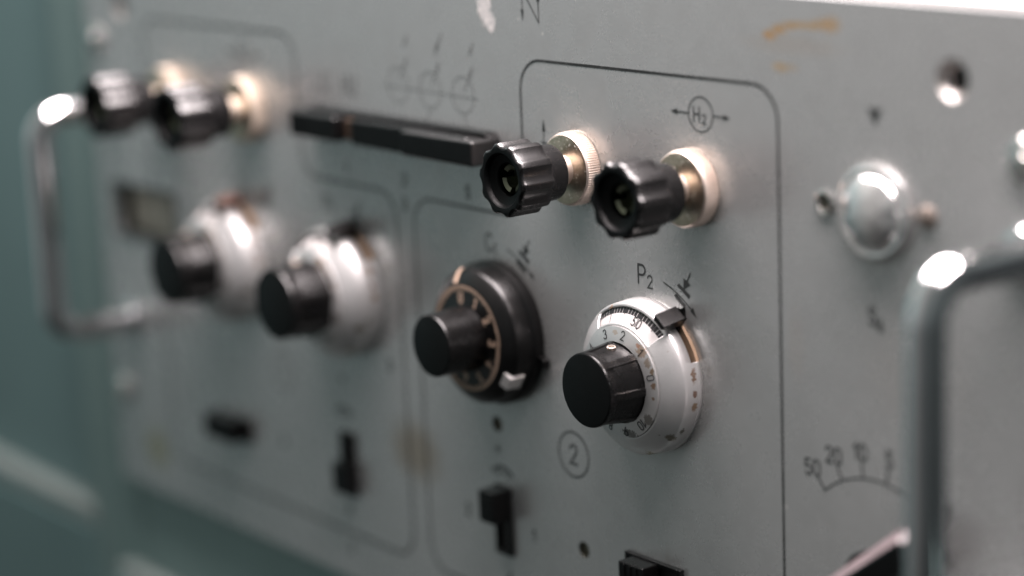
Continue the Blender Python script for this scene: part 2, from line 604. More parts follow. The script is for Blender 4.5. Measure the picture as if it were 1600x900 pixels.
# sight window: a lined recess with an aged card at its back
bm = bmesh.new()
x0, x1, y0, y1 = WIN
for (ax, ay), (bx_, by_) in (((x0, y0), (x1, y0)), ((x1, y0), (x1, y1)), ((x1, y1), (x0, y1)), ((x0, y1), (x0, y0))):
    bm.faces.new([bm.verts.new(p) for p in ((ax, ay, -.3), (bx_, by_, -.3), (bx_, by_, -7), (ax, ay, -7))])
wl = link('sight_window', bm, M['black2'], panel, recalc=False)
bm = bmesh.new()
bm.faces.new([bm.verts.new(p) for p in ((x0, y0, -6.8), (x1, y0, -6.8), (x1, y1, -6.8), (x0, y1, -6.8))])
link('window_card', bm, M['beige'], wl, recalc=False)
bm = bmesh.new()
fr = rounded(x0 - 2, x1 + 2, y0 - 2, y1 + 2, 2, 4)
fi = rounded(x0, x1, y0, y1, 1.5, 4)
a = [bm.verts.new((*p, .5)) for p in fr]
b = [bm.verts.new((*p, .5)) for p in fi]
c_ = [bm.verts.new((*p, .03)) for p in fr]
for i in range(len(a)):
    j = (i + 1) % len(a)
    bm.faces.new((a[i], a[j], b[j], b[i]))
    bm.faces.new((c_[i], c_[j], a[j], a[i]))
link('window_frame', bm, M['black2'], wl)


# printed frames (two L-shaped outlines)
def fillet(pts, r, n=10):
    out = []
    m = len(pts)
    for i in range(m):
        p0, p1, p2 = Vector(pts[i - 1]), Vector(pts[i]), Vector(pts[(i + 1) % m])
        d0, d1 = (p0 - p1).normalized(), (p2 - p1).normalized()
        c = p1 + (d0 + d1) * r
        a = p1 + d0 * r
        b = p1 + d1 * r
        a0 = math.atan2(a.y - c.y, a.x - c.x)
        a1 = math.atan2(b.y - c.y, b.x - c.x)
        while a1 - a0 > PI:
            a1 -= 2 * PI
        while a1 - a0 < -PI:
            a1 += 2 * PI
        out += [(c.x + r * math.cos(a0 + (a1 - a0) * k / n), c.y + r * math.sin(a0 + (a1 - a0) * k / n)) for k in range(n + 1)]
    return out


k = Ink()
k.stroke(fillet([(-303, 91.5), (-189.3, 91.5), (-189.3, 40.5), (-130, 40.5), (-130, -92.4), (-303, -92.4)][::-1], 10), .95, closed=True)
k.done('frame_line', M['line'], panel, 'rounded black outline round the two silver dials')
k = Ink()
k.stroke(fillet([(-57.5, 91.5), (56.2, 91.5), (56.2, -92.4), (-119.4, -92.4), (-119.4, 40.5), (-57.5, 40.5)], 10), .85, closed=True)
k.done('frame_line', M['line'], panel, 'rounded black outline round the black dial and the silver dial marked P2')


def hsymbol(cx, cy, num, mat):
    k = Ink()
    k.circle(cx, cy, 5.0, .45)
    k.text('H', cx - 2.9, cy - 2.2, 4.2, .5)
    k.text(num, cx + .7, cy - 2.6, 2.7, .4)
    k.arrow(cx - 5.3, cy, cx - 12.6, cy + .1, .45, 2.8, 1.7)
    k.arrow(cx + 5.3, cy, cx + 12.2, cy - .1, .45, 2.8, 1.7)
    k.done('printed_symbol', mat, panel, 'circled H%s with arrows to both sides' % num)


hsymbol(25.3, 81.1, '2', M['ink'])
hsymbol(-225.3, 82.2, '1', M['ink'])


def diode(cx, cy, big, sub):
    """Letter with index, a curved arrow and the variable-capacitor mark beside a dial centred on (cx, cy)."""
    def T(p):
        return (p[0] + cx, p[1] + cy)
    k = Ink()
    k.text(big, cx - 3.7, cy + 27.8, 5.7, .72)
    k.text(sub, cx + .5, cy + 26.9, 3.8, .52)
    k.done('printed_label', M['ink'], panel, 'printed %s%s' % (big, sub))
    k = Ink()
    pts = [T((7.6, 29.6)), T((10.6, 28.5)), T((13.4, 27.1)), T((16.3, 25.5)), T((19.2, 23.4))]
    k.stroke(pts, .42)
    d = Vector((.66, -.75))
    n = Vector((.75, .66))
    t = Vector(T((21.6, 21.1)))
    k.poly([tuple(t), tuple(t - d * 3.0 + n * .85), tuple(t - d * 3.0 - n * .85)])
    k.poly([T(p) for p in ((13.4, 29.6), (14.3, 30.3), (19.2, 27.4), (18.6, 26.2))])
    k.poly([T(p) for p in ((12.0, 26.3), (12.9, 27.1), (17.2, 24.2), (16.6, 23.0))])
    k.poly([T(p) for p in ((16.4, 32.3), (19.4, 30.5), (16.3, 28.6))])
    k.stroke([T((18.0, 31.5)), T((19.4, 34.0))], .5)
    k.done('printed_symbol', M['ink'], panel, 'variable capacitor mark with curved arrow beside %s%s' % (big, sub))


diode(0, 0, 'P', '2')
diode(-75.6, -.4, 'C', '1')
diode(-171.8, .6, 'P', '1')
diode(-232, .8, 'C', '1')

k = Ink()
k.stroke([(-46.7, 63), (-46.6, 70)], .42, cap=False)
k.poly([(-46.5, 73.6), (-45.7, 69.6), (-47.4, 69.6)])
k.stroke([(-48.0, 66.0), (-44.5, 66.0)], .4)
k.done('printed_symbol', M['ink'], panel, 'small upward arrow above the left terminal')
k = Ink()
k.stroke([(-298.5, 63), (-298.4, 70)], .42, cap=False)
k.poly([(-298.3, 73.6), (-297.5, 69.6), (-299.2, 69.6)])
k.done('printed_symbol', M['ink'], panel)

for cx, cy, s, mt in ((-37.7, -33.3, '2', M['ink']), (-211.7, -38.1, '1', M['faded'])):
    k = Ink()
    k.circle(cx, cy, 7.4, .6)
    k.text(s, cx, cy, 6.2, .75, center=True)
    k.done('printed_symbol', mt, panel, 'number %s in a printed circle' % s)

k = Ink()
k.stroke([(-54.9, 122 - 9), (-54.9, 106)], .4, cap=False)
k.poly([(-54.9, 103.2), (-54.2, 107), (-55.7, 107)])
k.stroke([(-54.5, 113), (-46.9, 103.2), (-46.9, 111)], .45)
k.poly([(-46.9, 113.5), (-46.2, 109.8), (-47.7, 109.8)])
k.done('printed_symbol', M['ink'], panel, 'N-shaped line with arrowheads at the top edge')

k = Ink()
k.poly([(89.2, 88.4), (94.3, 88.4), (91.7, 83.8)])
k.done('printed_symbol', M['ink'], panel, 'black triangle above the chrome cap')
k = Ink()
k.text('S', 89.4, 30.6, 4.6, .85)
k.text('6', 92.5, 29.2, 3.2, .7)
k.done('printed_label', M['ink'], panel, 'printed S6 below the chrome cap')

# rotary scale 50 20 10 5 ...
KC = (91.6, -41.8)
KR = 29.2
k = Ink()
k.stroke([(KC[0] + KR * math.cos(math.radians(t)), KC[1] + KR * math.sin(math.radians(t))) for t in range(131, 20, -3)], .5)
for t, s in ((130.5, '50'), (115.4, '20'), (99.2, '10'), (82.5, '5'), (64, '2'), (46, '1')):
    ca, sa = math.cos(math.radians(t)), math.sin(math.radians(t))
    k.stroke([(KC[0] + (KR + .3) * ca, KC[1] + (KR + .3) * sa), (KC[0] + (KR + 4.3) * ca, KC[1] + (KR + 4.3) * sa)], .55)
    k.text(s, KC[0] + (KR + 7.4) * ca, KC[1] + (KR + 7.4) * sa, 4.4, .6, center=True, rot=math.radians((t - 90) * .12))
k.done('printed_scale', M['ink'], panel, 'printed arc with 50 20 10 5 above the pointer knob')

# three circle marks above the bar switch, on one line
k = Ink()
k.stroke([(-133, 77.5), (-80, 76.9)], .36)
k.done('printed_line', M['faded'], panel)
for cx, cy in ((-124.6, 78.3), (-106.2, 77.9), (-88.0, 77.6)):
    k = Ink(.07)
    k.circle(cx, cy, 6.0, .34)
    k.done('printed_circle', M['faded'], panel)
    k = Ink(.10)
    k.arrow(cx + 1.0, cy + 1.8, cx + 6.2, cy + 10.0, .4, 4.0, 1.5)
    k.done('printed_arrow', M['faded'], panel)
    k = Ink(.10)
    k.arrow(cx + 6.9, cy + 17.5, cx + 4.1, cy + 13.0, .4, 2.8, 1.5)
    k.done('printed_arrow', M['faded'], panel)
for a_ in ((-98.2, 97.5, -103, 89.6, .4, 4.0, 1.5),):
    k = Ink(.10)
    k.arrow(*a_)
    k.done('printed_arrow', M['faded'], panel)
for p_, w_ in (([(-106.4, 71.8), (-113.5, 60)], .3), ([(-88.0, 71.4), (-84, 62)], .25)):
    k = Ink(.10)
    k.stroke(p_, w_)
    k.done('printed_line', M['faded'], panel)
k = Ink()
k.text('LU', -176.0, 72.8, 6.4, .9)
k.text('HU', -159.5, 72.8, 6.4, .9)
k.done('printed_label', M['faded'], panel, 'faded lettering left of the three circles')

# small marks round the switches
for x, y, s_, h_ in ((-160.1, 46, '1', 4.0), (-123.9, 45.9, '2', 4.0), (-124.7, 37.3, '3', 4.0), (-87.8, 45.6, '5', 4.0), (-215.1, -66.3, '3', 3.8), (-138.7, -22.5, '5', 3.8),
                     (-171.1, -98.5, '2', 3.8), (-96.1, -65.5, '2', 3.8), (-60, -66, '1', 3.8), (-74, -84.5, '4', 3.8), (-171, -83.5, '4', 3.8)):
    k = Ink()
    k.text(s_, x, y, h_, .8, center=True)
    k.done('printed_figure', M['ink'], panel)
for cx, cy in ((-77.6, -40.0), (-170.6, -33.2)):
    k = Ink()
    k.stroke([(cx - 1.3, cy), (cx + 1.3, cy)], .7)
    k.stroke([(cx, cy - 1.4), (cx, cy + 1.4)], .7)
    k.done('printed_plus', M['ink'], panel)
for cx, cy in ((-75.6, -47.6), (-170.6, -46)):
    k = Ink()
    k.stroke(arc(cx, cy - 5.6, 7.4, 7.4, 138, 42, 10), .9)
    for t in (125, 108, 90, 72, 55):
        ca, sa = math.cos(math.radians(t)), math.sin(math.radians(t))
        k.stroke([(cx + 4.7 * ca, cy - 5.6 + 4.7 * sa), (cx + 6.9 * ca, cy - 5.6 + 6.9 * sa)], .5)
    k.done('printed_arch', M['ink'], panel)

# ------------------------------------------------------------------ multi-turn dials
def cone_z(r):      # number ring front surface
    return 11.7 + (17.0 - r) * .17


SKIRT = [(23.75, 0.05), (23.75, 1.2), (23.55, 1.25), (23.5, 3.0), (23.4, 5.2), (23.3, 6.4), (23.05, 6.75), (22.45, 7.45), (21.75, 8.15), (21.0, 8.8), (20.2, 9.4),
         (19.3, 10.0), (18.4, 10.55), (17.9, 10.85), (17.45, 11.15), (17.15, 11.15), (17.05, 10.4)]


def knob_r(r, z, a, i):
    # seven shallow finger flats between narrow ribs
    per = 2 * PI / 7
    ph = ((a - math.radians(49)) % per) / per       # 0 at the middle of a rib
    d = min(ph, 1 - ph) * per * 180 / PI            # degrees from the rib's middle
    t = min(1, max(0, (d - 5.0) / 1.6))
    if z > 24.0 or z < 10.5:
        return r
    k_ = min(1, max(0, (23.6 - z) / .8))
    flat = (1 - math.cos(math.radians(min(25.7 - d, 20))) ) * r * .35
    return r - .75 * t * t * (3 - 2 * t) * k_ + flat * k_ * t


def make_knob(parent, mat, length=25.0, r_front=11.3, r_back=12.7, fluted=True, r_min=5.0):
    bm = bmesh.new()
    prof = [(r_back - .1, r_min), (r_back, r_min + .3), (r_back - .02, 11.0), (r_back - .1, 12.3)]
    for q in range(1, 9):
        t = q / 9
        prof.append((r_back + (r_front - r_back) * t, 12.3 + (length - 2.0 - 12.3) * t))
    prof += [(r_front + .04, length - 1.4), (r_front + .02, length - .75), (r_front - .12, length - .35), (r_front - .4, length - .08), (r_front - .75, length), (.02, length + .02)]
    sc = 25.0 / length
    lathe(bm, prof, 280, rfun=(lambda r, z, a, i: knob_r(r, z * sc, a, i)) if fluted else None)
    for f in bm.faces:
        c = f.calc_center_median()
        f.material_index = 1 if c.z > length - .25 else 0
    o = link('knob', bm, [mat, M['blackface']], parent, sharp=26)
    return o


WA0, WA1 = math.radians(46.8), math.radians(126.0)


def make_dial(x, y, label, group, knob_mat, lever_mat, lever_label=None, rot=0.0):
    t = thing('multi_turn_dial', x, y, label, 'dial', group, rot)
    # brown plate under the rim, seen where the rim is cut away
    bm = bmesh.new()
    lathe(bm, [(23.72, .04), (23.72, 1.15), (15, 1.18)], 128)
    link('base_ring', bm, M['brown'], t)
    bm = bmesh.new()
    SEG = 480

    def skip(a, i):
        if WA0 < a < WA1 and 7 <= i <= 12:
            return True
        if math.radians(20) < a < math.radians(58) and i <= 2:
            return True
        return False
    lathe(bm, SKIRT, SEG, skip=skip)
    sk = link('skirt', bm, M['dial'], t, sharp=40)
    so = sk.modifiers.new('thickness', 'SOLIDIFY')
    so.thickness = .75 * MM
    so.offset = -1
    # the scale under the window
    bm = bmesh.new()

    def sz(r):
        return 9.9 - (r - 17.2) * .62
    lathe(bm, [(22.3, sz(22.3)), (17.15, sz(17.15))], 160)
    sc = link('scale_disc', bm, M['scale'], t)
    bm = bmesh.new()
    for q in range(100):
        a = math.radians(75.0 + (q + .5) * 3.6)
        hw = math.radians(1.55)  # ticks kept thick, also painting in shade under the window edge
        r0, r1 = 20.35, 22.28
        bm.faces.new([bm.verts.new((r * math.cos(b_), r * math.sin(b_), sz(r) + .06)) for r, b_ in ((r0, a - hw), (r1, a - hw), (r1, a + hw), (r0, a + hw))])
    link('tick_ring', bm, M['tick'], sc, recalc=False)

    def onscale(x_, y_, z_):
        return (x_, y_, sz(math.hypot(x_, y_)) + .02 + z_)
    k = Ink(.05, onscale)
    for q in range(20):
        a = math.radians(75.0 + q * 18)
        r0 = 17.9 if q % 2 == 0 else 20.0
        k.stroke([(r0 * math.cos(a), r0 * math.sin(a)), (21.6 * math.cos(a), 21.6 * math.sin(a))], .24 if q % 2 == 0 else .24, cap=False)
    for q, s in ((0, '50'), (-2, '60'), (-4, '70'), (-6, '80'), (-8, '90'), (4, '30'), (6, '20'), (8, '10')):
        a = math.radians(75.0 + q * 18)
        ca, sa = math.cos(a), math.sin(a)
        for ch, off in ((s[0], -1.12), (s[1], 1.12)):
            k.text(ch, 19.15 * ca + off * sa, 19.15 * sa - off * ca, 2.3, .30, rot=a - PI / 2, center=True, squeeze=1.0)
    k.done('scale_figures', M['tick'], sc)
    # number ring
    bm = bmesh.new()
    lathe(bm, [(17.0, 9.5), (17.0, cone_z(17)), (16.8, cone_z(16.8) + .06), (12.4, cone_z(12.4) + .0), (12.3, 9.0)], 160)
    nr = link('number_ring', bm, M['ring'], t)

    def onring(x_, y_, z_):
        return (x_, y_, cone_z(math.hypot(x_, y_)) + .06 + z_)
    k = Ink(.05, onring)
    for s, a in (('0', 15.5), ('1', 47.5), ('2', 80.5), ('3', 112.5), ('4', 145), ('5', 172), ('6', 199), ('7', 226), ('8', 253), ('9', 280), ('10', 312)):
        a = math.radians(a)
        k.text(s, 14.9 * math.cos(a), 14.9 * math.sin(a), 2.7, .32, rot=a - PI / 2, center=True)
    k.done('numerals', M['tick'], nr)
    # knob and its set screw
    kb = make_knob(t, knob_mat)
    bm = bmesh.new()
    a = math.radians(82)
    rows = lathe(bm, [(1.35, -1.0), (1.35, .10), (.95, .16), (.8, -.1), (.7, -.8), (.02, -.8)], 28)
    mt = Matrix.Translation((math.cos(a) * 12.0, math.sin(a) * 12.0, 16.0)) @ Matrix.Rotation(a, 4, 'Z') @ Matrix.Rotation(PI / 2 - .09, 4, 'Y')
    bmesh.ops.transform(bm, matrix=mt, verts=bm.verts[:])
    link('set_screw', bm, M['brass'], kb)
    # brake lever: a tab that reaches forward past the rim, and its thin pointer
    bm = bmesh.new()
    ang = math.radians(52)
    er, et = Vector((math.cos(ang), math.sin(ang), 0)), Vector((-math.sin(ang), math.cos(ang), 0))
    w = 2.65

    def pt(r, tt, z):
        return er * r + et * tt + Vector((0, 0, z))
    hull_prism(bm, [pt(24.3, -w * .8, 2.6), pt(24.3, w * .8, 2.6), pt(28.9, w, 2.6), pt(28.9, -w, 2.6)],
               [pt(24.9, -w * .8, 10.0), pt(24.9, w * .8, 10.0), pt(26.9, w, 10.2), pt(26.9, -w, 10.2)], .55)
    box_pts = [pt(20.0, -2.0, 1.3), pt(20.0, 2.0, 1.3), pt(28.0, 2.2, 1.3), pt(28.0, -2.2, 1.3)]
    hull_prism(bm, box_pts, [p + Vector((0, 0, 1.3)) for p in box_pts])
    lv = link('brake_lever', bm, lever_mat, t, sharp=40)
    if lever_label:
        lv['label'] = lever_label
    bm = bmesh.new()
    tp = [pt(27.2, -1.6, .9), pt(27.2, 2.0, .9), pt(29.9, .6, .9)]
    hull_prism(bm, tp, [p + Vector((0, 0, .8)) for p in tp])
    link('pointer', bm, lever_mat, lv)
    return t


G_S = 'silver multi-turn dials'
p2 = make_dial(0, 0, 'silver multi-turn dial in sharp focus beside the printed P2, scale window showing 50', G_S, M['black'], M['lever'])


def copy_tree(o, parent=None):
    c = o.copy()
    COL.objects.link(c)
    if parent is not None:
        c.parent = parent
    for ch in list(o.children):
        copy_tree(ch, c)
    return c


for (x, y, rz, dz, label, lever) in ((-164.5, .9, 16, 4.5, 'blurred silver dial with black lever, right of its pair, beside the black dial', None),
                                     (-242.0, 1.2, 18, 4.5, 'most blurred silver dial, with brown lever, beside the small sight window', 'redbrown')):
    c = copy_tree(p2)
    c['label'] = label
    c.location = W(x, y, 0)
    c.scale = (1, 1, 1.2)
    for ch in c.children:
        if ch.name.startswith('knob'):
            ch.scale = (1.12, 1.12, 1.02)
    c.rotation_euler = (Matrix.Rotation(PI / 2, 4, 'X') @ Matrix.Rotation(math.radians(rz), 4, 'Z')).to_euler()
    for ch in c.children:
        if lever and ch.name.startswith('brake_lever'):
            for q in [ch] + list(ch.children):
                q.data = q.data.copy()
                q.data.materials[0] = M[lever]
            ch['label'] = 'brown brake lever'

# the black dial
t = thing('multi_turn_dial', -74.2, 1.0, 'black multi-turn dial with cream tick ring, beside the printed C1', 'dial')
bm = bmesh.new()
lathe(bm, [(23.8, .05), (23.8, 3.2), (23.3, 3.9), (22.6, 4.2), (22.4, 8.8), (22.0, 9.9), (21.2, 10.8), (19.6, 12.0), (18.2, 12.9), (17.75, 13.1), (17.6, 12.4)], 200)
sk = link('skirt', bm, M['blackdial'], t)
bm = bmesh.new()


def bz(r):
    return 12.5 + (17.6 - r) * .12


lathe(bm, [(17.55, 11.5), (17.5, bz(17.5)), (10.0, bz(10.0))], 160)
nr = link('number_ring', bm, M['blackdial'], t)


def onb(x_, y_, z_):
    return (x_, y_, bz(math.hypot(x_, y_)) + .03 + z_)


k = Ink(.05, onb)
for q in range(100):
    a = math.radians(q * 3.6)
    r0 = 15.9 if q % 5 else 15.5
    k.stroke([(r0 * math.cos(a), r0 * math.sin(a)), (17.2 * math.cos(a), 17.2 * math.sin(a))], .5, cap=False)
k.circle(0, 0, 17.1, .35, 100)
k.done('tick_ring', M['orange'], nr)
k = Ink(.05, onb)
for q in range(10):
    a = math.radians(101 - 33 * q)
    k.text(str(q), 13.4 * math.cos(a), 13.4 * math.sin(a), 3.0, .62, rot=a - PI / 2, center=True)
k.done('numerals', M['orange'], nr)
make_knob(t, M['black'], length=27.7, r_front=10.2, r_back=10.9, fluted=False, r_min=9.0)
bm = bmesh.new()
a = math.radians(106)
for r0, z0, r1, z1 in ((18.3, 13.0, 19.6, 12.15), (19.6, 12.15, 21.3, 10.9), (21.3, 10.9, 22.1, 9.95), (22.1, 9.95, 22.55, 8.6)):
    e, n_ = Vector((math.cos(a), math.sin(a), 0)), Vector((-math.sin(a), math.cos(a), 0))
    nrm = Vector((math.cos(a) * .5, math.sin(a) * .5, .8)) * .12
    w0 = .95
    bm.faces.new([bm.verts.new(p) for p in (e * r0 + Vector((0, 0, z0)) - n_ * w0 + nrm, e * r1 + Vector((0, 0, z1)) - n_ * w0 + nrm, e * r1 + Vector((0, 0, z1)) + n_ * w0 + nrm, e * r0 + Vector((0, 0, z0)) + n_ * w0 + nrm)])
bmesh.ops.remove_doubles(bm, verts=bm.verts[:], dist=.001)
link('index_line', bm, M['orange'], sk)
bm = bmesh.new()      # bright tab at the lower right of the skirt
a = math.radians(-33)
e, n_ = Vector((math.cos(a), math.sin(a), 0)), Vector((-math.sin(a), math.cos(a), 0))
hull_prism(bm, [e * 19.5 + n_ * -2.8 + Vector((0, 0, 6.0)), e * 19.5 + n_ * 2.8 + Vector((0, 0, 6.0)), e * 23.0 + n_ * 2.8 + Vector((0, 0, 6.0)), e * 23.0 + n_ * -2.8 + Vector((0, 0, 6.0))],
           [e * 19.5 + n_ * -2.8 + Vector((0, 0, 12.2)), e * 19.5 + n_ * 2.8 + Vector((0, 0, 12.2)), e * 22.6 + n_ * 2.0 + Vector((0, 0, 11.2)), e * 22.6 + n_ * -2.8 + Vector((0, 0, 11.2))], .4)
link('metal_tab', bm, M['scale'], sk)
bm = bmesh.new()
a = math.radians(-14)
e, n_ = Vector((math.cos(a), math.sin(a), 0)), Vector((-math.sin(a), math.cos(a), 0))
hull_prism(bm, [e * 21 + n_ * -2.2 + Vector((0, 0, .2)), e * 21 + n_ * 2.2 + Vector((0, 0, .2)), e * 27.2 + n_ * 1.6 + Vector((0, 0, .2)), e * 27.2 + n_ * -1.6 + Vector((0, 0, .2))],
           [e * 21 + n_ * -2.2 + Vector((0, 0, 2.6)), e * 21 + n_ * 2.2 + Vector((0, 0, 2.6)), e * 26.8 + n_ * 1.5 + Vector((0, 0, 2.4)), e * 26.8 + n_ * -1.5 + Vector((0, 0, 2.4))], .3)
link('brake_lever', bm, M['black'], t)

# ------------------------------------------------------------------ terminals (binding posts)
NL = 10


def cap_r(r, z, a, i):
    if z < 13.7 or z > 29.4:
        pass
    ph = (a * NL / (2 * PI) + .18) % 1.0
    s = abs(ph - .5) * 2            # 0 in the flute's middle, 1 on the lobe
    depth = .95
    f = 1 - min(1, (s / .74)) ** 2.0 if s < .74 else 0.0
    if r < 9.4:
        return r
    return r - depth * f


def make_post(x, y, label):
    t = thing('binding_post', x, y, label, 'terminal', 'terminals with black fluted caps and brass washers')
    # knurled washer
    bm = bmesh.new()
    N = 92

    def kn(r, z, a, i):
        return r
    segs = N * 4
    rows = []

    def knr(r, z, a, i):
        if 2 <= i <= 3:
            ph = (a * N / (2 * PI)) % 1.0
            return r - (.30 if .45 < ph < .95 else 0.0)
        return r
    lathe(bm, [(10.4, .02), (11.0, .3), (11.45, .8), (11.3, 4.3), (11.05, 5.1), (10.6, 5.6)], segs, rfun=knr)
    rim = link('knurled_washer', bm, M['brass'], t, sharp=25)
    bm = bmesh.new()
    lathe(bm, [(10.6, 5.6), (10.2, 5.68), (6.5, 5.62), (5.2, 5.75), (3.5, 5.8)], 96)
    link('washer_face', bm, M['brassface'], rim)
    bm = bmesh.new()
    lathe(bm, [(4.6, 5.0), (4.6, 11.0)], 48)
    link('stud', bm, M['brass'], t)
    # black cap: collar, flutes, dished front
    bm = bmesh.new()
    prof = [(3.6, 10.6), (8.0, 10.6), (8.45, 10.85), (8.6, 11.4), (8.8, 17.2), (9.3, 17.6), (10.1, 17.75), (10.95, 18.1), (11.2, 18.7), (11.25, 20), (11.25, 22), (11.25, 26), (11.22, 28.6), (11.1, 29.3), (10.8, 29.75), (10.35, 30.0), (9.2, 30.0),
            (8.4, 29.9), (7.9, 29.4), (7.6, 28.4), (6.2, 27.6), (5.2, 27.3), (4.9, 26.9), (4.85, 20.5)]
    lathe(bm, prof, 320, rfun=cap_r)
    for f in bm.faces:
        c = f.calc_center_median()
        f.material_index = 1 if c.z > 20 and math.hypot(c.x, c.y) < 10.2 else 0
    cap = link('cap', bm, [M['cap'], M['blackface']], t, sharp=30)
    # contact inside the hole: a split tube with a cross bore
    bm = bmesh.new()

    def split(a, i):
        return abs((math.degrees(a) - 20) % 120) < 40
    lathe(bm, [(4.7, 21), (4.7, 25.6), (4.1, 26.2), (2.9, 25.6), (2.7, 21)], 72, skip=split)
    lathe(bm, [(4.8, 21.2), (.02, 21.0)], 48)
    link('socket', bm, M['olive'], cap, sharp=40)
    return t


posts = [(-30.2, 60.0, 'black fluted terminal in focus, with speckled brass washer, next to the small up arrow'),
         (21.7, 59.8, 'black fluted terminal with clean brass washer, right below the circled H2'),
         (-280.0, 61.5, 'blurred black fluted terminal nearest the left chrome handle'),
         (-222.5, 62.0, 'blurred black fluted terminal just left of the long black bar')]
b0 = make_post(*posts[0])
for x, y, label in posts[1:]:
    c = copy_tree(b0)
    c.location = W(x, y, 0)
    c['label'] = label
    if x < -200:
        c.scale = (1.08, 1.08, 1.2)
        for ch in c.children:
            if ch.name.startswith(('knurled_washer', 'stud')):
                ch.data = ch.data.copy()
                ch.data.materials[0] = M['dimbrass']
    r = {21.7: 9, -280.0: 14, -222.5: 22}[x]
    c.rotation_euler = (Matrix.Rotation(PI / 2, 4, 'X') @ Matrix.Rotation(math.radians(r), 4, 'Z')).to_euler()

# ------------------------------------------------------------------ chrome handles
def make_handle(x, y0, y1, out, label, rad=5.2):
    t = thing('grab_handle', x, (y0 + y1) / 2, label, 'handle', 'chrome bow handles')
    h = (y1 - y0) / 2
    R = 11.0
    pts = [(0, -h, .2), (0, -h, out - R)]
    pts += [(0, -h + R - R * math.cos(a), out - R + R * math.sin(a)) for a in [PI / 2 * q / 10 for q in range(1, 10)]]
    pts += [(0, -h + R, out), (0, -h * .3, out), (0, h * .3, out), (0, h - R, out)]
    pts += [(0, h - R + R * math.sin(a), out - R + R * math.cos(a)) for a in [PI / 2 * q / 10 for q in range(1, 10)]]
    pts += [(0, h, out - R), (0, h, .2)]
    bm = bmesh.new()
    tube(bm, pts, rad, 32)
    link('bow', bm, M['chrome'], t, sharp=50)
    for s in (-1, 1):
        bm = bmesh.new()
        lathe(bm, [(7.6, .03), (7.6, .8), (7.0, 1.6), (5.25, 2.0)], 40)
        o = link('foot_collar', bm, M['chrome'], t)
        o.location = (0, s * h * MM, 0)
    return t


make_handle(-331, -37.0, 54.0, 36.0, 'chrome bow handle at the far left, beside the dark sight window')
make_handle(141, -37.0, 56.0, 36.0, 'large chrome bow handle in the right foreground, beside the printed 50 20 10 scale')

# ------------------------------------------------------------------ cup washers with screws, rivets
CUP = [(6.3, .03), (6.2, .7), (5.4, 1.6), (4.3, 2.1), (3.4, 2.15), (3.0, 1.8), (2.7, .9)]


def make_screw(x, y, label, group='nickel panel screws'):
    t = thing('panel_screw', x, y, label, 'screw', group)
    bm = bmesh.new()
    lathe(bm, CUP, 56)
    link('cup_washer', bm, M['steel'], t)
    bm = bmesh.new()
    lathe(bm, [(3.1, .2), (3.05, 1.6), (2.5, 2.5), (1.6, 2.9), (1.1, 3.0), (1.0, 1.6), (.02, 1.5)], 40)
    link('screw_head', bm, M['steel'], t)
    return t


make_screw(-342.9, 80.8, 'bright round screw at the upper left edge of the panel')
make_screw(-343.4, -69.6, 'bright round screw at the lower left edge of the panel')
make_screw(141.5, 79.5, 'bright round screw at the right edge, above the right handle')

t = thing('eyelet', 73.8, 61.4, 'open bright eyelet at the left of the chrome cap', 'rivet')
bm = bmesh.new()
lathe(bm, [(3.6, .03), (3.5, .6), (2.9, .95), (2.2, .7), (1.9, .04)], 40)
link('rim', bm, M['steel'], t)
bm = bmesh.new()
lathe(bm, [(2.0, .2), (.02, .15)], 32)
link('bore', bm, M['plug'], t)
t = thing('rivet', 109.8, 62.0, 'small brownish rivet at the right of the chrome cap', 'rivet')
bm = bmesh.new()
lathe(bm, [(3.2, .03), (3.1, .5), (2.2, 1.3), (.9, 1.6), (.02, 1.65)], 40)
link('rivet_head', bm, M['greyrivet'], t)

# chrome cap between them
t = thing('chrome_cap', 92.4, 61.3, 'domed chrome cap on a wide bezel, below the black triangle', 'indicator cap')
bm = bmesh.new()
lathe(bm, [(13.1, .03), (13.1, .9), (12.7, 1.9), (11.6, 2.6), (10.6, 2.5), (10.2, 1.9)], 96)
link('bezel', bm, M['satin'], t)
bm = bmesh.new()


def facet(r, z, a, i):
    return r * (1 - .022 * math.cos(8 * a)) if i in (2, 3, 4) else r


lathe(bm, [(10.4, 1.0), (10.3, 2.4), (9.7, 3.6), (8.2, 4.7), (6.0, 5.5), (4.2, 5.9), (2.2, 6.1), (.02, 6.15)], 96, rfun=facet)
link('dome', bm, M['satin'], t, sharp=40)

# ------------------------------------------------------------------ slide switches
G_SW = 'black slide switches'


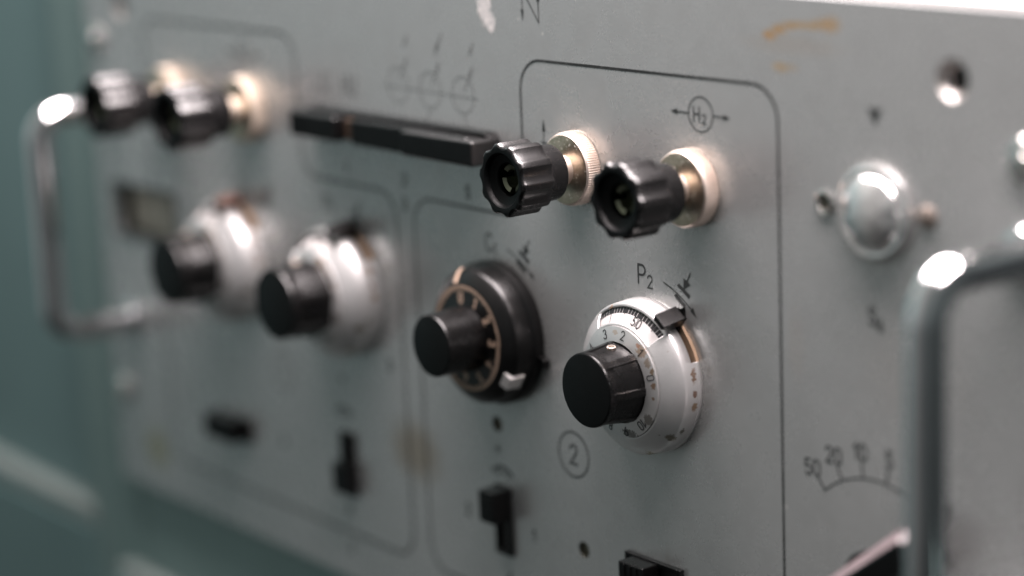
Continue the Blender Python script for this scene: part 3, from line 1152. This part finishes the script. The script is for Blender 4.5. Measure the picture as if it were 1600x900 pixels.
def make_switch(x, y, w, h, plate, cap, label):
    t = thing('slide_switch', x, y, label, 'switch', G_SW)
    bm = bmesh.new()
    z1 = plate
    # plate with a slot: four rails round a dark floor
    r = 1.6
    box(bm, -w / 2, -w / 2 + r, -h / 2, h / 2, .03, z1, .25)
    box(bm, w / 2 - r, w / 2, -h / 2, h / 2, .03, z1, .25)
    box(bm, -w / 2 + r, w / 2 - r, h / 2 - r, h / 2, .03, z1 - .01, .25)
    box(bm, -w / 2 + r, w / 2 - r, -h / 2, -h / 2 + r, .03, z1 - .01, .25)
    link('slot_plate', bm, M['black2'], t, sharp=40)
    bm = bmesh.new()
    bm.faces.new([bm.verts.new(p) for p in ((-w / 2 + r, -h / 2 + r, .06), (w / 2 - r, -h / 2 + r, .06), (w / 2 - r, h / 2 - r, .06), (-w / 2 + r, h / 2 - r, .06))])
    link('slot_floor', bm, M['pit'], t, recalc=False)
    cx0, cx1, cy0, cy1, cz = cap
    bm = bmesh.new()
    box(bm, cx0, cx1, cy0, cy1, .2, cz, .45)
    for q in range(3):
        yy = cy0 + (cy1 - cy0) * (q + 1) / 4
        if h > w:
            box(bm, cx0 + .6, cx1 - .6, yy - .35, yy + .35, cz - .05, cz + .35, .12)
        else:
            xx = cx0 + (cx1 - cx0) * (q + 1) / 4
            box(bm, xx - .35, xx + .35, cy0 + .6, cy1 - .6, cz - .05, cz + .35, .12)
    link('slider', bm, M['black'], t, sharp=40)
    return t


make_switch(-75.0, -64.2, 8.6, 24, 1.6, (-3.9, 3.9, .8, 11.6, 8.2), 'upright black slide switch with its slider up, below the black dial')
make_switch(-168.6, -65.2, 8.6, 24, 1.6, (-5.0, 5.0, -10.6, .6, 5.0), 'upright black slide switch with its slider down, below a silver dial')
make_switch(-251.5, -67.8, 27, 9.5, 1.6, (-12.5, 8.5, -4.7, 4.7, 7.0), 'flat black slide switch, blurred, below the leftmost silver dial')
make_switch(0.6, -64.0, 25.6, 10.8, 1.8, (-8.6, 2.6, -4.6, 4.9, 8.0), 'flat black slide switch at the bottom edge, below the P2 dial')

# ------------------------------------------------------------------ long bar switch
t = thing('bar_switch', -124, 62, 'long black bar switch lying across the panel left of the focused terminal', 'bar switch')
bm = bmesh.new()
hull_prism(bm, [(p[0], p[1], .03) for p in rounded(-54.5, 55.5, -4.6, 5.2, 4.5, 6)], [(p[0], p[1], 4.4) for p in rounded(-54.2, 55.2, -4.4, 5.0, 4.5, 6)])
link('base', bm, M['black'], t)
bm = bmesh.new()
box(bm, -54.0, -25.0, -4.6, 4.2, 2.5, 11.2, 1.3)
link('key', bm, M['black'], t, sharp=40)
bm = bmesh.new()
box(bm, -17.6, 49.5, -4.8, 4.0, 2.6, 9.6, 1.2)
link('key', bm, M['black'], t, sharp=40)
bm = bmesh.new()
box(bm, 16.5, 56.0, -4.6, 3.6, 3.0, 12.4, 1.1)
link('key', bm, M['black2'], t, sharp=40)
bm = bmesh.new()
box(bm, -24.2, -18.6, -4.0, 3.2, 2.6, 7.2, .4)
link('spacer', bm, M['darkbrown'], t, sharp=40)

# ------------------------------------------------------------------ pointer knob at the bottom right
t = thing('pointer_knob', KC[0], KC[1], 'large black pointer knob half hidden behind the right handle, under the printed scale', 'knob')
bm = bmesh.new()
lathe(bm, [(9.5, .05), (9.5, 3.0), (9.0, 3.4), (.02, 3.4)], 80)
link('skirt', bm, M['black2'], t)
bm = bmesh.new()
d = Vector((math.cos(math.radians(38)), math.sin(math.radians(38)), 0))
n_ = Vector((-d.y, d.x, 0))
rings = []
for a0_, a1_, hw_, z_ in ((-16, 33.0, 6.3, 3.3), (-16, 33.0, 6.6, 10.2), (-15.2, 32.4, 5.8, 11.4), (-13.5, 31.0, 3.7, 14.6), (-12.8, 30.4, 3.0, 15.0)):
    rings.append([bm.verts.new(d * al + n_ * ac + Vector((0, 0, z_))) for al, ac in
                  ((a0_, -hw_), (a1_ - 2, -hw_), (a1_, -hw_ * .6), (a1_, hw_ * .6), (a1_ - 2, hw_), (a0_, hw_))])
for ra, rb in zip(rings, rings[1:]):
    for q in range(6):
        bm.faces.new((ra[q], ra[(q + 1) % 6], rb[(q + 1) % 6], rb[q]))
bm.faces.new(rings[0][::-1])
bm.faces.new(rings[-1])
hb = link('handle_bar', bm, [M['black'], M['lit'], M['blackface']], t, sharp=24)
for f in hb.data.polygons:      # light on the upper long bevel is painted pale, the end is dull
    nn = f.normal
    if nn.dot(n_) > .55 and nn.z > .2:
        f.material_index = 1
    elif nn.dot(d) > .5 or (nn.z > .9):
        f.material_index = 2

# ------------------------------------------------------------------ cabinet behind (setting)
def slab(name, x0, x1, y0, y1, z0, z1, mat, bevel=1.0):
    bm = bmesh.new()
    box(bm, x0, x1, y0, y1, z0, z1, bevel)
    o = link(name, bm, mat, None, sharp=40)
    o.rotation_euler = ROT
    return o


rack = thing('equipment_rack', -400, 0, 'dark teal painted steel rack holding the grey panel', 'rack')
rack.location = W(0, 0, 0)


def rpart(name, *a, bevel=1.0, label=None):
    bm = bmesh.new()
    box(bm, *a[:-1], bevel)
    o = link(name, bm, M[a[-1]], rack, sharp=40)
    if label:
        o['label'] = label
    return o


rpart('post', -393, -345, -420, 420, -40, -3.6, 'teal', label='upright teal post at the left of the panel')
rpart('crosspiece', -345, 420, -420, -108, -30, -4.2, 'teal')
rpart('back_sheet', -1400, -393.5, -700, 700, -60, -12, 'teal_d')
rpart('ledge', -1200, -390, -145, -136, -30, -2, 'ledge', bevel=2.0, label='pale ledge with painted light at the lower left')
rpart('drawer_front', -1200, -391, -420, -145.5, -30, -1, 'teal_d')
rpart('ledge', -357, 420, -420, -152, -4, 5, 'ledge', bevel=2.0, label='pale ledge with painted light under the panel')
rpart('drawer_front', -356, 420, -420, -158.5, 5.1, 8, 'teal_d')

# ------------------------------------------------------------------ camera
Mr = [[0.6140392373932795, -0.04174103384768529, -0.7881709846440721],
      [0.14880675895298598, -0.9745695498176223, 0.16754325130599823],
      [-0.7751208702076005, -0.22016329998799375, -0.5922125951945036]]
right = Vector((Mr[0][0], -Mr[0][2], Mr[0][1]))
up = -Vector((Mr[1][0], -Mr[1][2], Mr[1][1]))
back = -Vector((Mr[2][0], -Mr[2][2], Mr[2][1]))
cam = bpy.data.cameras.new('camera')
co = bpy.data.objects.new('camera', cam)
COL.objects.link(co)
mat = Matrix.Identity(4)
for i in range(3):
    mat[i][0], mat[i][1], mat[i][2] = right[i], up[i], back[i]
loc = W(474.297, 170.151, 412.969)
mat[0][3], mat[1][3], mat[2][3] = loc
co.matrix_world = mat
cam.sensor_width = 36
cam.lens = 3371.877 / 1600 * 36
cam.clip_start = .01
cam.clip_end = 50
cam.dof.use_dof = True
cam.dof.focus_distance = .643
cam.dof.aperture_fstop = 3.2
cam.dof.aperture_blades = 0
scene.camera = co


# ------------------------------------------------------------------ light
def area(name, loc, target, sx, sy, power, color):
    L = bpy.data.lights.new(name, 'AREA')
    L.shape = 'RECTANGLE'
    L.size, L.size_y = sx, sy
    L.energy = power
    L.color = color
    o = bpy.data.objects.new(name, L)
    COL.objects.link(o)
    o.location = loc
    o.rotation_euler = (target - loc).to_track_quat('-Z', 'Y').to_euler()
    return o


area('overhead_lamp', W(40, 540, -45), W(40, 0, -30), .75, .38, 38.0, (1, .89, .89))

w = bpy.data.worlds.new('World')
scene.world = w
w.use_nodes = True
nt = w.node_tree
bg = nt.nodes['Background']
tc = nt.nodes.new('ShaderNodeTexCoord')
sep = nt.nodes.new('ShaderNodeSeparateXYZ')
nt.links.new(tc.outputs['Generated'], sep.inputs[0])


def wramp(sock, lo, hi, stops):
    mr = nt.nodes.new('ShaderNodeMapRange')
    mr.inputs[1].default_value = lo
    mr.inputs[2].default_value = hi
    nt.links.new(sock, mr.inputs[0])
    cr = nt.nodes.new('ShaderNodeValToRGB')
    nt.links.new(mr.outputs[0], cr.inputs[0])
    el = cr.color_ramp.elements
    for q, (p, c) in enumerate(stops):
        e = el[q] if q < 2 else el.new(p)
        e.position = p
        e.color = (*c, 1)
    return cr.outputs[0]


# a dim room: dark floor, pale ceiling; teal cabinets to the left, warmer wall ahead of the panel
vert = wramp(sep.outputs['Z'], -1, 1, [(0, (.05, .05, .05)), (1, (.62, .60, .58)), (.28, (.11, .11, .11)), (.42, (.32, .32, .32)), (.52, (.50, .50, .50)), (.68, (.60, .60, .59))])
side = wramp(sep.outputs['X'], -1, 1, [(0, (.55, .86, .88)), (1, (.26, .30, .30)), (.10, (.82, 1.08, 1.09)), (.19, (1.08, 1.06, 1.03)), (.42, (.62, .63, .62)), (.52, (.62, .64, .64)), (.60, (.16, .17, .18)), (.68, (.62, .70, .70)), (.80, (.14, .15, .16))])  # dark and bright bands at the right are added to stripe the chrome
mul = nt.nodes.new('ShaderNodeMix')
mul.data_type = 'RGBA'
mul.blend_type = 'MULTIPLY'
mul.inputs[0].default_value = 1.0
nt.links.new(vert, mul.inputs[6])
nt.links.new(side, mul.inputs[7])
nt.links.new(mul.outputs[2], bg.inputs['Color'])
bg.inputs['Strength'].default_value = .82

# ------------------------------------------------------------------ render settings
scene.render.engine = 'CYCLES'
scene.view_settings.view_transform = 'Standard'
scene.view_settings.look = 'None'
scene.view_settings.exposure = 0
scene.view_settings.gamma = 1
scene.cycles.use_denoising = True
scene.cycles.max_bounces = 8
scene.cycles.sample_clamp_indirect = 6
